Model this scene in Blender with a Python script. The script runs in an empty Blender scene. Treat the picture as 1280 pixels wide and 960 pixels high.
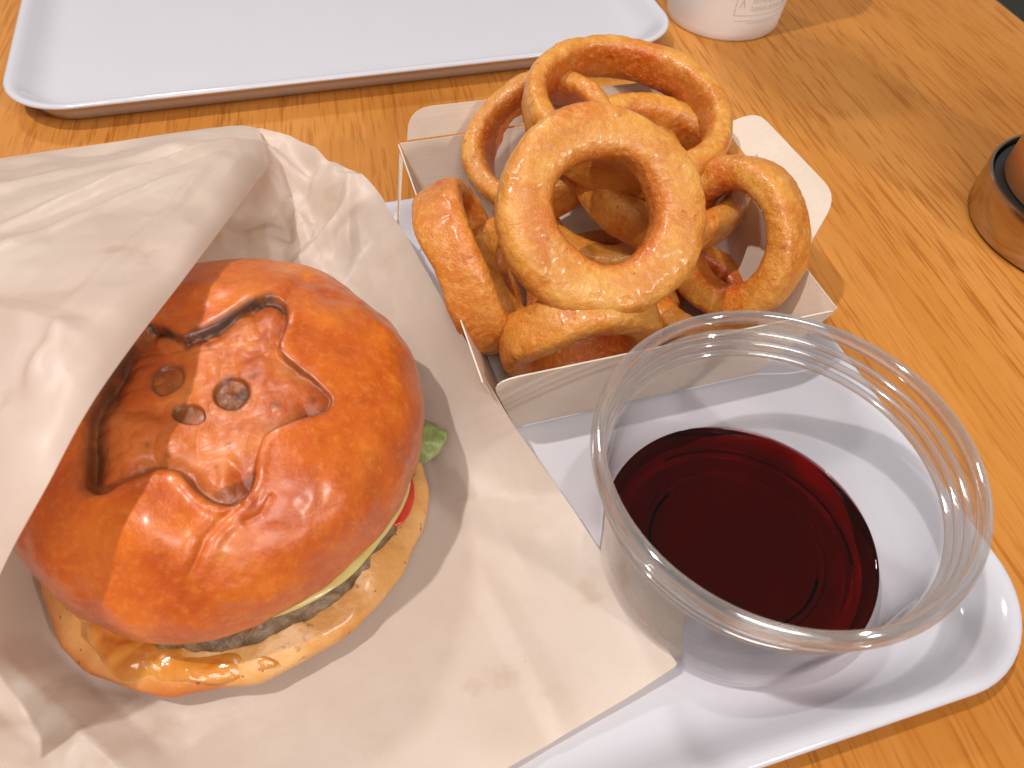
import bpy, bmesh, math, random
import numpy as np
from mathutils import Matrix, Vector

random.seed(7)
RNG = np.random.default_rng(11)
scene = bpy.context.scene
col = scene.collection

# ------------------------------------------------------------------ camera
F = 961.0                                   # focal length in photo pixels (photo is 1280 x 960)
CAM = np.array([-0.1059, -0.0841, 0.2272])
M = np.array([[0.9569227997466778, -0.20163099414164057, 0.2089107405722198],
              [-0.2879317950830746, -0.751554916307402, 0.5935153655588138],
              [0.037336800950508675, -0.6281004298483066, -0.7772360087638467]])
cam_d = bpy.data.cameras.new('camera')
cam_o = bpy.data.objects.new('camera', cam_d)
col.objects.link(cam_o)
cam_d.sensor_width = 36.0
cam_d.lens = F / 1280 * 36
cam_d.clip_start = 0.01
cam_d.clip_end = 50
cam_d.dof.use_dof = True
cam_d.dof.focus_distance = 0.27
cam_d.dof.aperture_fstop = 22
mw = Matrix.Identity(4)
cx, cy, cz = M[:, 0], -M[:, 1], -M[:, 2]
for i in range(3):
    mw[i][0], mw[i][1], mw[i][2], mw[i][3] = cx[i], cy[i], cz[i], CAM[i]
cam_o.matrix_world = mw
scene.camera = cam_o

# ------------------------------------------------------------------ light
world = bpy.data.worlds.new('World')
scene.world = world
world.use_nodes = True
bg = world.node_tree.nodes['Background']
bg.inputs['Color'].default_value = (1.0, 0.935, 0.86, 1)
bg.inputs['Strength'].default_value = 0.25


def lamp(name, loc, target, power, size, color):
    d = bpy.data.lights.new(name, 'AREA')
    d.shape = 'DISK'
    d.size = size
    d.energy = power
    d.color = color
    o = bpy.data.objects.new(name, d)
    col.objects.link(o)
    o.location = loc
    o.rotation_euler = (Vector(target) - Vector(loc)).to_track_quat('-Z', 'Y').to_euler()
    return o


lamp('ceiling_spot', (-0.58, 0.06, 1.25), (-0.05, 0.1, 0), 9.2, 0.036, (1.0, 0.95, 0.89))
lamp('ceiling_spot', (0.75, -1.35, 1.25), (0.0, 0.1, 0), 12, 0.10, (1.0, 0.94, 0.87))
lamp('ceiling_spot', (-0.5, 1.9, 2.2), (-0.1, 0.1, 0), 19, 0.28, (1.0, 0.96, 0.92))
lamp('south_fill', (-0.3, -1.5, 2.2), (-0.05, 0.1, 0), 26, 1.1, (1.0, 0.95, 0.90))  # unseen soft lamp added as fill from the camera side

scene.view_settings.view_transform = 'Standard'
scene.view_settings.look = 'None'
scene.view_settings.exposure = 0.08
scene.view_settings.gamma = 1.0
scene.render.engine = 'CYCLES'
cy_ = scene.cycles
cy_.use_denoising = True
cy_.max_bounces = 16
cy_.transparent_max_bounces = 24
cy_.transmission_bounces = 12
cy_.sample_clamp_indirect = 4.0
cy_.caustics_refractive = True
cy_.caustics_reflective = True
cy_.blur_glossy = 0.5


# ------------------------------------------------------------------ helpers
def ray(p):
    return M @ np.array([(p[0] - 640) / F, (p[1] - 480) / F, 1.0])


def un(px, py, z):
    """point at height z seen at photo pixel (px, py)"""
    r = ray((px, py))
    return CAM + r * ((z - CAM[2]) / r[2])


def pr(P):
    """photo pixels of an array of world points"""
    v = (np.asarray(P) - CAM) @ M
    return np.stack([v[..., 0] / v[..., 2] * F + 640, v[..., 1] / v[..., 2] * F + 480], -1)


def _hash(i, j, k, seed):
    n = (i * 374761393 + j * 668265263 + k * 2147483647 + seed * 974634777) & 0xffffffff
    n = ((n ^ (n >> 13)) * 1274126177) & 0xffffffff
    n = ((n ^ (n >> 16)) * 2246822519) & 0xffffffff
    return ((n ^ (n >> 15)) & 0xffff) / 65535.0


def noise(P, freq, seed=0):
    """value noise, -1..1, of an (n,3) array"""
    Q = np.asarray(P, float) * freq + 1000.0
    I = np.floor(Q).astype(np.int64)
    f = Q - I
    f = f * f * (3 - 2 * f)
    out = 0
    for dx in (0, 1):
        for dy in (0, 1):
            for dz in (0, 1):
                w = (f[..., 0] if dx else 1 - f[..., 0]) * (f[..., 1] if dy else 1 - f[..., 1]) * (f[..., 2] if dz else 1 - f[..., 2])
                out = out + w * _hash(I[..., 0] + dx, I[..., 1] + dy, I[..., 2] + dz, seed)
    return out * 2 - 1


def fbm(P, freq, seed=0, octs=3):
    s, a = 0, 1.0
    for o in range(octs):
        s = s + a * noise(P, freq * 2 ** o, seed + o * 17)
        a *= 0.5
    return s


def sstep(a, b, x):
    t = np.clip((x - a) / (b - a), 0, 1)
    return t * t * (3 - 2 * t)


def mesh_obj(name, verts, faces, mat, parent=None, smooth=True, attrs=None, sharp=None):
    me = bpy.data.meshes.new(name)
    me.from_pydata([tuple(map(float, v)) for v in verts], [], [tuple(map(int, f)) for f in faces])
    me.update()
    bm = bmesh.new()
    bm.from_mesh(me)
    bmesh.ops.recalc_face_normals(bm, faces=bm.faces)
    bm.to_mesh(me)
    bm.free()
    if smooth:
        me.polygons.foreach_set('use_smooth', [True] * len(me.polygons))
        if sharp:
            me.set_sharp_from_angle(angle=math.radians(sharp))
    if attrs:
        for k, a in attrs.items():
            at = me.attributes.new(k, 'FLOAT', 'POINT')
            at.data.foreach_set('value', np.asarray(a, np.float32))
    me.materials.append(mat)
    o = bpy.data.objects.new(name, me)
    col.objects.link(o)
    if parent:
        o.parent = parent
    return o


def grid_faces(nu, nv, wrap_u=False, wrap_v=False):
    """index (i*nv + j); i over u, j over v"""
    i = np.arange(nu if wrap_u else nu - 1)
    j = np.arange(nv if wrap_v else nv - 1)
    I, J = np.meshgrid(i, j, indexing='ij')
    I2, J2 = (I + 1) % nu, (J + 1) % nv
    return np.stack([I * nv + J, I2 * nv + J, I2 * nv + J2, I * nv + J2], -1).reshape(-1, 4)


def thing(name, label, cat, loc=(0, 0, 0), group=None):
    o = bpy.data.objects.new(name, None)
    o.empty_display_size = 0.01
    col.objects.link(o)
    o.location = loc
    tag(o, label, cat, group)
    return o


def tag(o, label, cat, group=None):
    o['label'] = label
    o['category'] = cat
    if group:
        o['group'] = group
    return o


def lathe(profile, n=160):
    """profile of (r, z); closed caps where r == 0"""
    a = np.linspace(0, 2 * np.pi, n, endpoint=False)
    verts, faces, rings = [], [], []
    for r, z in profile:
        if r <= 1e-9:
            rings.append([len(verts)])
            verts.append((0, 0, z))
        else:
            rings.append(list(range(len(verts), len(verts) + n)))
            verts += [(r * math.cos(t), r * math.sin(t), z) for t in a]
    for A, B in zip(rings[:-1], rings[1:]):
        if len(A) == 1 and len(B) == 1:
            continue
        for k in range(n):
            k2 = (k + 1) % n
            if len(A) == 1:
                faces.append((A[0], B[k], B[k2]))
            elif len(B) == 1:
                faces.append((A[k], B[0], A[k2]))
            else:
                faces.append((A[k], B[k], B[k2], A[k2]))
    return verts, faces


def smooth_profile(pts, sub=6):
    """Catmull-Rom through (r,z) points"""
    P = np.array(pts, float)
    P = np.vstack([2 * P[0] - P[1], P, 2 * P[-1] - P[-2]])
    out = []
    for i in range(1, len(P) - 2):
        for s in range(sub):
            t = s / sub
            out.append(0.5 * ((2 * P[i]) + (-P[i - 1] + P[i + 1]) * t + (2 * P[i - 1] - 5 * P[i] + 4 * P[i + 1] - P[i + 2]) * t * t
                              + (-P[i - 1] + 3 * P[i] - 3 * P[i + 1] + P[i + 2]) * t ** 3))
    out.append(P[-2])
    return np.array(out)


def cr_curve(pts, n, closed=False):
    """n points along a Catmull-Rom curve, evenly spread by length"""
    P = np.array(pts, float)
    if closed:
        Q = np.vstack([P[-1], P, P[0], P[1]])
    else:
        Q = np.vstack([2 * P[0] - P[1], P, 2 * P[-1] - P[-2]])
    out = []
    for i in range(1, len(Q) - 2):
        for t in np.linspace(0, 1, 24, endpoint=False):
            out.append(0.5 * ((2 * Q[i]) + (-Q[i - 1] + Q[i + 1]) * t + (2 * Q[i - 1] - 5 * Q[i] + 4 * Q[i + 1] - Q[i + 2]) * t * t
                              + (-Q[i - 1] + 3 * Q[i] - 3 * Q[i + 1] + Q[i + 2]) * t ** 3))
    out.append(Q[-2])
    out = np.array(out)
    d = np.r_[0, np.cumsum(np.linalg.norm(np.diff(out, axis=0), axis=1))]
    s = np.linspace(0, d[-1], n, endpoint=not closed)
    return np.stack([np.interp(s, d, out[:, k]) for k in range(out.shape[1])], -1)


# ------------------------------------------------------------------ materials
class NT:
    def __init__(self, name):
        self.m = bpy.data.materials.new(name)
        self.m.use_nodes = True
        self.t = self.m.node_tree
        self.b = self.t.nodes['Principled BSDF']
        self.out = self.t.nodes['Material Output']

    def n(self, typ, **kw):
        nd = self.t.nodes.new(typ)
        for k, v in kw.items():
            if k in nd.inputs.keys():
                self.put(nd, k, v)
            else:
                setattr(nd, k, v)
        return nd

    def put(self, nd, k, v):
        if isinstance(v, bpy.types.NodeSocket):
            self.t.links.new(v, nd.inputs[k])
        else:
            nd.inputs[k].default_value = v

    def set(self, **kw):
        for k, v in kw.items():
            self.put(self.b, k.replace('_', ' '), v)

    def coords(self, scale=(1, 1, 1), rot=(0, 0, 0), loc=None, random_offset=False):
        tc = self.n('ShaderNodeTexCoord')
        mp = self.n('ShaderNodeMapping')
        self.t.links.new(tc.outputs['Object'], mp.inputs['Vector'])
        mp.inputs['Scale'].default_value = scale
        mp.inputs['Rotation'].default_value = rot
        if random_offset:
            oi = self.n('ShaderNodeObjectInfo')
            mu = self.n('ShaderNodeMath', operation='MULTIPLY')
            self.t.links.new(oi.outputs['Random'], mu.inputs[0])
            mu.inputs[1].default_value = 37.0
            cb = self.n('ShaderNodeCombineXYZ')
            for k in 'XYZ':
                self.t.links.new(mu.outputs[0], cb.inputs[k])
            self.t.links.new(cb.outputs[0], mp.inputs['Location'])
        return mp.outputs[0]

    def noise(self, vec, scale, detail=4, rough=0.5, dist=0.0):
        nd = self.n('ShaderNodeTexNoise', Scale=scale, Detail=detail, Roughness=rough, Distortion=dist)
        self.t.links.new(vec, nd.inputs['Vector'])
        return nd.outputs['Fac']

    def ramp(self, fac, stops, interp='LINEAR'):
        nd = self.n('ShaderNodeValToRGB')
        nd.color_ramp.interpolation = interp
        el = nd.color_ramp.elements
        while len(el) < len(stops):
            el.new(0.5)
        for e, (p, c) in zip(el, stops):
            e.position = p
            if not isinstance(c, (tuple, list)):
                c = (c, c, c)
            e.color = (*c[:3], 1)
        self.t.links.new(fac, nd.inputs['Fac'])
        return nd.outputs['Color']

    def mix(self, fac, a, b, mode='MIX'):
        nd = self.n('ShaderNodeMix', data_type='RGBA', blend_type=mode)
        for sock, v in ((nd.inputs[0], fac), (nd.inputs[6], a), (nd.inputs[7], b)):
            if isinstance(v, bpy.types.NodeSocket):
                self.t.links.new(v, sock)
            elif isinstance(v, (int, float)):
                sock.default_value = v
            else:
                sock.default_value = (*v[:3], 1)
        return nd.outputs[2]

    def math(self, op, a, b=None):
        nd = self.n('ShaderNodeMath', operation=op)
        for sock, v in ((nd.inputs[0], a), (nd.inputs[1], b)):
            if v is None:
                continue
            if isinstance(v, bpy.types.NodeSocket):
                self.t.links.new(v, sock)
            else:
                sock.default_value = v
        return nd.outputs[0]

    def attr(self, name):
        return self.n('ShaderNodeAttribute', attribute_name=name).outputs['Fac']

    def bump(self, height, dist, strength=1.0, prev=None):
        nd = self.n('ShaderNodeBump', Strength=strength, Distance=dist)
        self.t.links.new(height, nd.inputs['Height'])
        if prev is not None:
            self.t.links.new(prev, nd.inputs['Normal'])
        return nd.outputs['Normal']


def mat_wood():
    t = NT('oak_wood')
    v = t.coords((1, 1, 1))
    broad = t.noise(t.coords((16, 1.0, 1)), 1.0, 3, 0.5, 0.1)
    fine = t.noise(t.coords((300, 6, 1)), 1.0, 4, 0.6, 0.0)
    pores = t.noise(t.coords((620, 40, 1)), 1.0, 2, 0.5, 0.0)
    pore2 = t.noise(t.coords((520, 26, 1)), 1.0, 2, 0.5, 0.0)
    base = t.ramp(broad, [(0.3, (0.48, 0.175, 0.026)), (0.5, (0.52, 0.205, 0.037)), (0.72, (0.56, 0.235, 0.052))])
    c1 = t.mix(t.ramp(fine, [(0.35, 0.0), (0.75, 0.3)]), base, (0.66, 0.31, 0.085))
    zone = t.ramp(t.noise(t.coords((22, 3, 1)), 1.0, 2), [(0.3, 0.45), (0.6, 0.85)])
    pm = t.math('MULTIPLY', t.math('MAXIMUM', t.ramp(pores, [(0.56, 0.0), (0.68, 0.62)]), t.ramp(pore2, [(0.55, 0.0), (0.66, 0.85)])), zone)
    c2 = t.mix(pm, c1, (0.34, 0.098, 0.011))
    t.set(Base_Color=c2, Roughness=t.ramp(fine, [(0.3, 0.33), (0.8, 0.45)]), Specular_IOR_Level=0.2)
    t.set(Normal=t.bump(pm, -0.0002, 0.5))
    return t.m


def mat_tray():
    t = NT('white_melamine')
    v = t.coords()
    sm = t.noise(v, 35, 3)
    t.set(Base_Color=t.mix(t.ramp(sm, [(0.4, 0.0), (0.75, 0.35)]), (0.585, 0.58, 0.64), (0.56, 0.555, 0.61)),
          Roughness=t.ramp(t.noise(v, 90, 4), [(0.35, 0.09), (0.75, 0.2)]), Specular_IOR_Level=0.55,
          Normal=t.bump(t.noise(v, 130, 3), 0.0002, 0.12))
    return t.m


def mat_paper():
    t = NT('glassine_paper')
    v = t.coords()
    blotch = t.noise(v, 28, 4, 0.6)
    fib = t.noise(v, 1400, 3, 0.7)
    big = t.noise(v, 60, 5, 0.55, 0.6)
    c = t.mix(t.ramp(blotch, [(0.35, 0.0), (0.75, 1.0)]), (0.78, 0.675, 0.60), (0.72, 0.595, 0.50))
    c = t.mix(t.ramp(t.noise(v, 55, 3), [(0.66, 0.0), (0.72, 0.45)]), c, (0.60, 0.45, 0.33))
    c = t.mix(t.ramp(fib, [(0.4, 0.0), (0.8, 0.22)]), c, (0.76, 0.67, 0.62))
    nrm = t.bump(fib, 0.00006, 0.35)
    nrm = t.bump(big, 0.0008, 0.4, nrm)
    c = t.mix(t.ramp(t.noise(v, 420, 1, 0.3), [(0.86, 0.0), (0.875, 0.8)]), c, (0.12, 0.05, 0.02))
    t.set(Base_Color=c, Roughness=0.42, Specular_IOR_Level=0.45, Normal=nrm)
    tr = t.n('ShaderNodeBsdfTranslucent', Color=t.mix(1.0, c, (1.0, 0.80, 0.58), 'MULTIPLY'), Normal=nrm)
    mx = t.n('ShaderNodeMixShader', Fac=0.33)
    t.t.links.new(t.b.outputs[0], mx.inputs[1])
    t.t.links.new(tr.outputs[0], mx.inputs[2])
    t.t.links.new(mx.outputs[0], t.out.inputs['Surface'])
    return t.m


def mat_card(name, a, b):
    t = NT(name)
    v = t.coords()
    f = t.noise(t.coords((60, 900, 900)), 1.0, 4, 0.6)
    g = t.noise(v, 40, 4)
    c = t.mix(t.ramp(g, [(0.35, 0.0), (0.7, 1.0)]), a, b)
    c = t.mix(t.ramp(f, [(0.45, 0.0), (0.8, 0.3)]), c, tuple(x * 0.78 for x in b))
    t.set(Base_Color=c, Roughness=0.62, Specular_IOR_Level=0.3, Normal=t.bump(t.noise(v, 1500, 2), 0.00008, 0.3))
    return t.m


def mat_bun():
    t = NT('glazed_bun_crust')
    v = t.coords()
    char, pale, emb = t.attr('char'), t.attr('pale'), t.attr('emblem')
    n1 = t.noise(v, 55, 5, 0.6, 0.3)
    n2 = t.noise(v, 420, 4, 0.65)
    n3 = t.noise(v, 190, 3, 0.6)
    c = t.ramp(n1, [(0.25, (0.40, 0.050, 0.002)), (0.5, (0.58, 0.112, 0.005)), (0.75, (0.71, 0.200, 0.014))])
    c = t.mix(t.ramp(n2, [(0.5, 0.0), (0.75, 0.35)]), c, (0.80, 0.32, 0.05))
    c = t.mix(t.ramp(t.noise(v, 900, 3, 0.7), [(0.55, 0.0), (0.75, 0.45)]), c, (0.40, 0.055, 0.004))
    c = t.mix(emb, c, t.ramp(n1, [(0.32, (0.30, 0.04, 0.005)), (0.46, (0.46, 0.095, 0.013)), (0.6, (0.60, 0.185, 0.045)), (0.75, (0.70, 0.29, 0.10))]))
    c = t.mix(t.ramp(t.math('MULTIPLY', n3, emb), [(0.55, 0.0), (0.66, 0.75)]), c, (0.22, 0.035, 0.008))
    c = t.mix(t.ramp(t.noise(v, 75, 2), [(0.70, 0.0), (0.76, 0.55)]), c, (0.42, 0.05, 0.008))
    c = t.mix(pale, c, (0.80, 0.46, 0.17))
    chn = t.math('MULTIPLY', char, t.ramp(t.noise(v, 200, 4), [(0.25, 0.62), (0.55, 1.0)]))
    c = t.mix(chn, c, (0.055, 0.022, 0.012))
    nrm = t.bump(n2, 0.0005, 0.45)
    nrm = t.bump(t.noise(v, 900, 4, 0.7), 0.0003, 0.65, nrm)
    t.set(Base_Color=c, Roughness=t.math('ADD', t.ramp(n3, [(0.3, 0.28), (0.7, 0.44)]), t.math('MULTIPLY', emb, -0.02)), Specular_IOR_Level=0.5, Normal=nrm,
          Coat_Weight=t.math('MULTIPLY', t.math('SUBTRACT', 1.15, emb), 0.42), Coat_Roughness=0.24)
    t.set(Subsurface_Weight=0.06, Subsurface_Radius=(0.004, 0.0015, 0.0006), Subsurface_Scale=1.0)
    return t.m


def mat_bread():
    t = NT('soft_bread_crust')
    v = t.coords()
    n1 = t.noise(v, 60, 4, 0.6, 0.4)
    n2 = t.noise(v, 380, 4)
    br = t.attr('brown')
    c = t.ramp(n1, [(0.3, (0.62, 0.25, 0.05)), (0.55, (0.74, 0.38, 0.12)), (0.8, (0.80, 0.50, 0.22))])
    c = t.mix(br, c, (0.56, 0.13, 0.012))
    c = t.mix(t.ramp(t.noise(v, 130, 3, 0.6), [(0.63, 0.0), (0.69, 0.8)]), c, (0.26, 0.045, 0.01))
    c = t.mix(t.ramp(t.noise(v, 520, 2, 0.5), [(0.70, 0.0), (0.73, 0.8)]), c, (0.16, 0.03, 0.01))
    t.set(Base_Color=c, Roughness=0.42, Normal=t.bump(n2, 0.0008, 0.6), Subsurface_Weight=0.1, Coat_Weight=0.25, Coat_Roughness=0.2,
          Subsurface_Radius=(0.004, 0.002, 0.001), Subsurface_Scale=1.0)
    return t.m


def mat_patty():
    t = NT('grilled_meat')
    v = t.coords()
    n1 = t.noise(v, 190, 5, 0.65, 0.5)
    c = t.ramp(n1, [(0.3, (0.06, 0.032, 0.016)), (0.48, (0.18, 0.105, 0.052)), (0.7, (0.32, 0.21, 0.115))])
    t.set(Base_Color=c, Roughness=0.4, Normal=t.bump(n1, 0.0014, 0.8))
    return t.m


def mat_cheese():
    t = NT('melted_cheese')
    v = t.coords()
    n1 = t.noise(v, 80, 3, 0.5, 0.6)
    c = t.ramp(n1, [(0.32, (0.50, 0.145, 0.012)), (0.52, (0.66, 0.27, 0.045)), (0.66, (0.56, 0.17, 0.018)), (0.75, (0.42, 0.085, 0.007))])
    t.set(Base_Color=c, Roughness=0.2, Coat_Weight=0.5, Coat_Roughness=0.08, Normal=t.bump(t.noise(v, 260, 3), 0.0009, 0.5),
          Subsurface_Weight=0.15, Subsurface_Radius=(0.004, 0.0016, 0.0004), Subsurface_Scale=1.0)
    return t.m


def mat_slice():
    t = NT('pale_cheese')
    v = t.coords()
    c = t.ramp(t.noise(v, 90, 3), [(0.3, (0.62, 0.50, 0.16)), (0.7, (0.74, 0.62, 0.26))])
    t.set(Base_Color=c, Roughness=0.3, Coat_Weight=0.3)
    return t.m


def mat_lettuce():
    t = NT('lettuce_leaf')
    v = t.coords()
    vein = t.noise(t.coords((160, 60, 160)), 1.0, 3, 0.6, 1.2)
    c = t.ramp(vein, [(0.3, (0.22, 0.28, 0.07)), (0.55, (0.36, 0.41, 0.15)), (0.75, (0.55, 0.56, 0.30))])
    t.set(Base_Color=c, Roughness=0.35, Normal=t.bump(vein, 0.0012, 0.6))
    tr = t.n('ShaderNodeBsdfTranslucent', Color=c)
    mx = t.n('ShaderNodeMixShader', Fac=0.25)
    t.t.links.new(t.b.outputs[0], mx.inputs[1])
    t.t.links.new(tr.outputs[0], mx.inputs[2])
    t.t.links.new(mx.outputs[0], t.out.inputs['Surface'])
    return t.m


def mat_tomato():
    t = NT('tomato_red')
    v = t.coords()
    t.set(Base_Color=t.ramp(t.noise(v, 150, 3), [(0.3, (0.50, 0.02, 0.012)), (0.7, (0.66, 0.06, 0.03))]), Roughness=0.18,
          Coat_Weight=0.5)
    return t.m


def mat_batter():
    t = NT('fried_batter')
    v = t.coords(random_offset=True)
    crisp_shade = t.attr('crisp_shade')
    n1 = t.noise(v, 75, 5, 0.62, 0.5)
    n2 = t.noise(v, 520, 4, 0.7)
    n3 = t.noise(v, 210, 3, 0.6)
    c = t.ramp(n1, [(0.28, (0.50, 0.140, 0.008)), (0.45, (0.62, 0.235, 0.026)), (0.6, (0.68, 0.31, 0.052)), (0.8, (0.76, 0.42, 0.11))])
    c = t.mix(crisp_shade, c, (0.54, 0.092, 0.003))  # deep orange for painted hole shade and crisp patches
    c = t.mix(t.ramp(n2, [(0.5, 0.0), (0.72, 0.4)]), c, (0.84, 0.54, 0.22))
    c = t.mix(t.ramp(n3, [(0.66, 0.0), (0.73, 0.75)]), c, (0.40, 0.085, 0.012))
    c = t.mix(t.ramp(t.noise(v, 330, 1, 0.4), [(0.82, 0.0), (0.84, 0.9)]), c, (0.12, 0.025, 0.006))
    h = t.math('ADD', t.math('MULTIPLY', n2, 0.6), t.math('MULTIPLY', t.noise(v, 1500, 3), 0.5))
    t.set(Base_Color=c, Roughness=t.ramp(n2, [(0.3, 0.26), (0.7, 0.48)]), Specular_IOR_Level=0.5, Normal=t.bump(h, 0.0010, 0.6), Coat_Weight=0.3, Coat_Roughness=0.2,
          Subsurface_Weight=0.3, Subsurface_Radius=(0.004, 0.0014, 0.0004), Subsurface_Scale=1.0)
    return t.m


def thin_clear(name, tint, refl=1.0, rough=0.015):
    """a thin clear plastic wall: passes light straight through, mirrors more at grazing angles (Schlick)"""
    t = NT(name)
    lw = t.n('ShaderNodeLayerWeight', Blend=0.5)
    v = t.coords()
    nb = t.bump(t.noise(v, 45, 2), 0.0008, 0.25)
    f5 = t.math('POWER', lw.outputs['Facing'], 5.0)
    fr = t.math('MULTIPLY', t.math('ADD', t.math('MULTIPLY', f5, 0.95), 0.045), refl)
    tr = t.n('ShaderNodeBsdfTransparent', Color=(*tint, 1))
    gl = t.n('ShaderNodeBsdfAnisotropic', Roughness=rough, Color=(1, 1, 1, 1), Normal=nb)
    mx = t.n('ShaderNodeMixShader', Fac=fr)
    t.t.links.new(tr.outputs[0], mx.inputs[1])
    t.t.links.new(gl.outputs[0], mx.inputs[2])
    t.t.links.new(mx.outputs[0], t.out.inputs['Surface'])
    return t.m


def mat_glass(name, rough=0.02, ior=1.5, color=(1, 1, 1)):
    t = NT(name)
    v = t.coords()
    t.set(Base_Color=(*color, 1), Roughness=rough, IOR=ior, Transmission_Weight=1.0,
          Normal=t.bump(t.noise(v, 160, 2), 0.0004, 0.2))
    return t.m


def mat_drink():
    t = NT('dark_red_drink')
    t.set(Base_Color=(1, 1, 1, 1), Roughness=0.0, IOR=1.34, Transmission_Weight=1.0)
    va = t.n('ShaderNodeVolumeAbsorption', Color=(0.945, 0.0, 0.01, 1), Density=2200.0)
    t.t.links.new(va.outputs[0], t.out.inputs['Volume'])
    return t.m


def mat_simple(name, c, rough, metallic=0.0, var=0.08, scale=60, coat=0.0):
    t = NT(name)
    v = t.coords()
    t.set(Base_Color=t.mix(t.noise(v, scale, 4), tuple(x * (1 - var) for x in c), tuple(min(1, x * (1 + var)) for x in c)),
          Roughness=rough, Metallic=metallic, Coat_Weight=coat)
    return t.m


WOOD = mat_wood()
TRAY = mat_tray()
PAPER = mat_paper()
CARD = mat_card('kraft_card', (0.71, 0.60, 0.515), (0.65, 0.53, 0.44))
CARD_CUT = mat_card('cut_card_edge', (0.72, 0.64, 0.56), (0.66, 0.57, 0.48))
BUN, BREAD, PATTY, CHEESE, SLICE = mat_bun(), mat_bread(), mat_patty(), mat_cheese(), mat_slice()
LETTUCE, TOMATO, BATTER = mat_lettuce(), mat_tomato(), mat_batter()
CLEAR = thin_clear('clear_plastic_wall', (0.99, 0.992, 0.995), 1.15)
RIMGLASS = mat_glass('clear_plastic_rim', 0.005, 1.5)
_t = RIMGLASS.node_tree


def _layer(fac, under, over):
    mx = _t.nodes.new('ShaderNodeMixShader')
    mx.inputs[0].default_value = fac
    _t.links.new(under.outputs[0], mx.inputs[1])
    _t.links.new(over.outputs[0], mx.inputs[2])
    return mx


_tr = _t.nodes.new('ShaderNodeBsdfTransparent')
_gl = _t.nodes.new('ShaderNodeBsdfAnisotropic')
_gl.inputs['Roughness'].default_value = 0.07
_df = _t.nodes.new('ShaderNodeBsdfDiffuse')
_df.inputs['Color'].default_value = (0.85, 0.87, 0.90, 1)
_mx = _layer(0.40, _tr, _t.nodes['Principled BSDF'])
_mx = _layer(0.20, _mx, _gl)
_mx = _layer(0.03, _mx, _df)
_t.links.new(_mx.outputs[0], _t.nodes['Material Output'].inputs['Surface'])
DRINK = mat_drink()

# ------------------------------------------------------------------ floor and table
TILT = math.radians(-6)


def slab(name, x0, x1, y0, y1, z0, z1, mat, bev, parent=None):
    bm = bmesh.new()
    bmesh.ops.create_cube(bm, size=1.0)
    for v in bm.verts:
        v.co = Vector(((x0 + x1) / 2 + v.co.x * (x1 - x0), (y0 + y1) / 2 + v.co.y * (y1 - y0), (z0 + z1) / 2 + v.co.z * (z1 - z0)))
    if bev:
        bmesh.ops.bevel(bm, geom=list(bm.edges), offset=bev, segments=3, affect='EDGES', profile=0.5)
    me = bpy.data.meshes.new(name)
    bm.to_mesh(me)
    bm.free()
    me.materials.append(mat)
    o = bpy.data.objects.new(name, me)
    col.objects.link(o)
    if parent:
        o.parent = parent
    return o


floor = slab('floor', -4, 4, -4, 4, -0.78, -0.72, mat_simple('dark_floor', (0.035, 0.04, 0.036), 0.5), 0)
floor['kind'] = 'structure'
table = thing('wooden_table', 'honey coloured oak table top with fine dark grain', 'table', (0.3335, 0, -0.72))
table.rotation_euler.z = TILT
tt = slab('tabletop', -1.25, 0, -0.75, 0.95, 0.692, 0.72, WOOD, 0.003, table)
LEGM = mat_simple('black_table_leg', (0.03, 0.03, 0.03), 0.5)
for lx in (-1.15, -0.1):
    for ly in (-0.65, 0.85):
        slab('table_leg', lx - 0.025, lx + 0.025, ly - 0.025, ly + 0.025, 0.0, 0.691, LEGM, 0.002, table)


# ------------------------------------------------------------------ trays
def rrect(w, d, r, inset, z, n=14):
    pts = []
    w2, d2, rr = w / 2 - inset, d / 2 - inset, max(r - inset, 0.004)
    for cxs, cys, a0 in ((1, 1, 0), (-1, 1, 90), (-1, -1, 180), (1, -1, 270)):
        for k in range(n):
            a = math.radians(a0 + 90 * k / (n - 1))
            pts.append((cxs * (w2 - rr) + rr * math.cos(a), cys * (d2 - rr) + rr * math.sin(a), z))
    return pts


def make_tray():
    w, d, r = 0.36, 0.25, 0.034
    prof = [(0.016, 0.0006), (0.0135, 0.0004), (0.0115, 0.0012), (0.0085, 0.006), (0.006, 0.0100), (0.0040, 0.0118), (0.0012, 0.0126),
            (0.0002, 0.0132), (0.0, 0.0138), (0.0003, 0.0144), (0.0012, 0.0149), (0.0026, 0.0149), (0.0042, 0.0143), (0.0065, 0.0124),
            (0.0095, 0.0094), (0.0125, 0.0070), (0.0155, 0.0054), (0.0185, 0.0045), (0.0225, 0.0041), (0.03, 0.004)]
    verts, faces, loops = [], [], []
    for ins, z in prof:
        L = rrect(w, d, r, ins, z)
        loops.append(range(len(verts), len(verts) + len(L)))
        verts += L
    n = len(loops[0])
    for A, B in zip(loops[:-1], loops[1:]):
        for k in range(n):
            faces.append((A[k], A[(k + 1) % n], B[(k + 1) % n], B[k]))
    faces.append(tuple(loops[0])[::-1])
    faces.append(tuple(loops[-1]))
    o = mesh_obj('serving_tray', verts, faces, TRAY)
    return o


tray = make_tray()
tray.location = (0.077 - 0.18, 0.1905 - 0.125, 0)
tag(tray, 'glossy white tray carrying the burger, box and drink', 'tray', 'white trays')
tray2 = tray.copy()
col.objects.link(tray2)
tray2.location = (0.1225 - 0.18, 0.2965 + 0.125, 0)
tray2.rotation_euler.z = math.radians(-0.8)
tag(tray2, 'empty glossy white tray lying behind the food', 'tray', 'white trays')

TF = 0.0043      # the tray's floor

# ------------------------------------------------------------------ snack box
box = thing('snack_box', 'open pale kraft card box holding the onion rings', 'box', (0, 0, 0))


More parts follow.
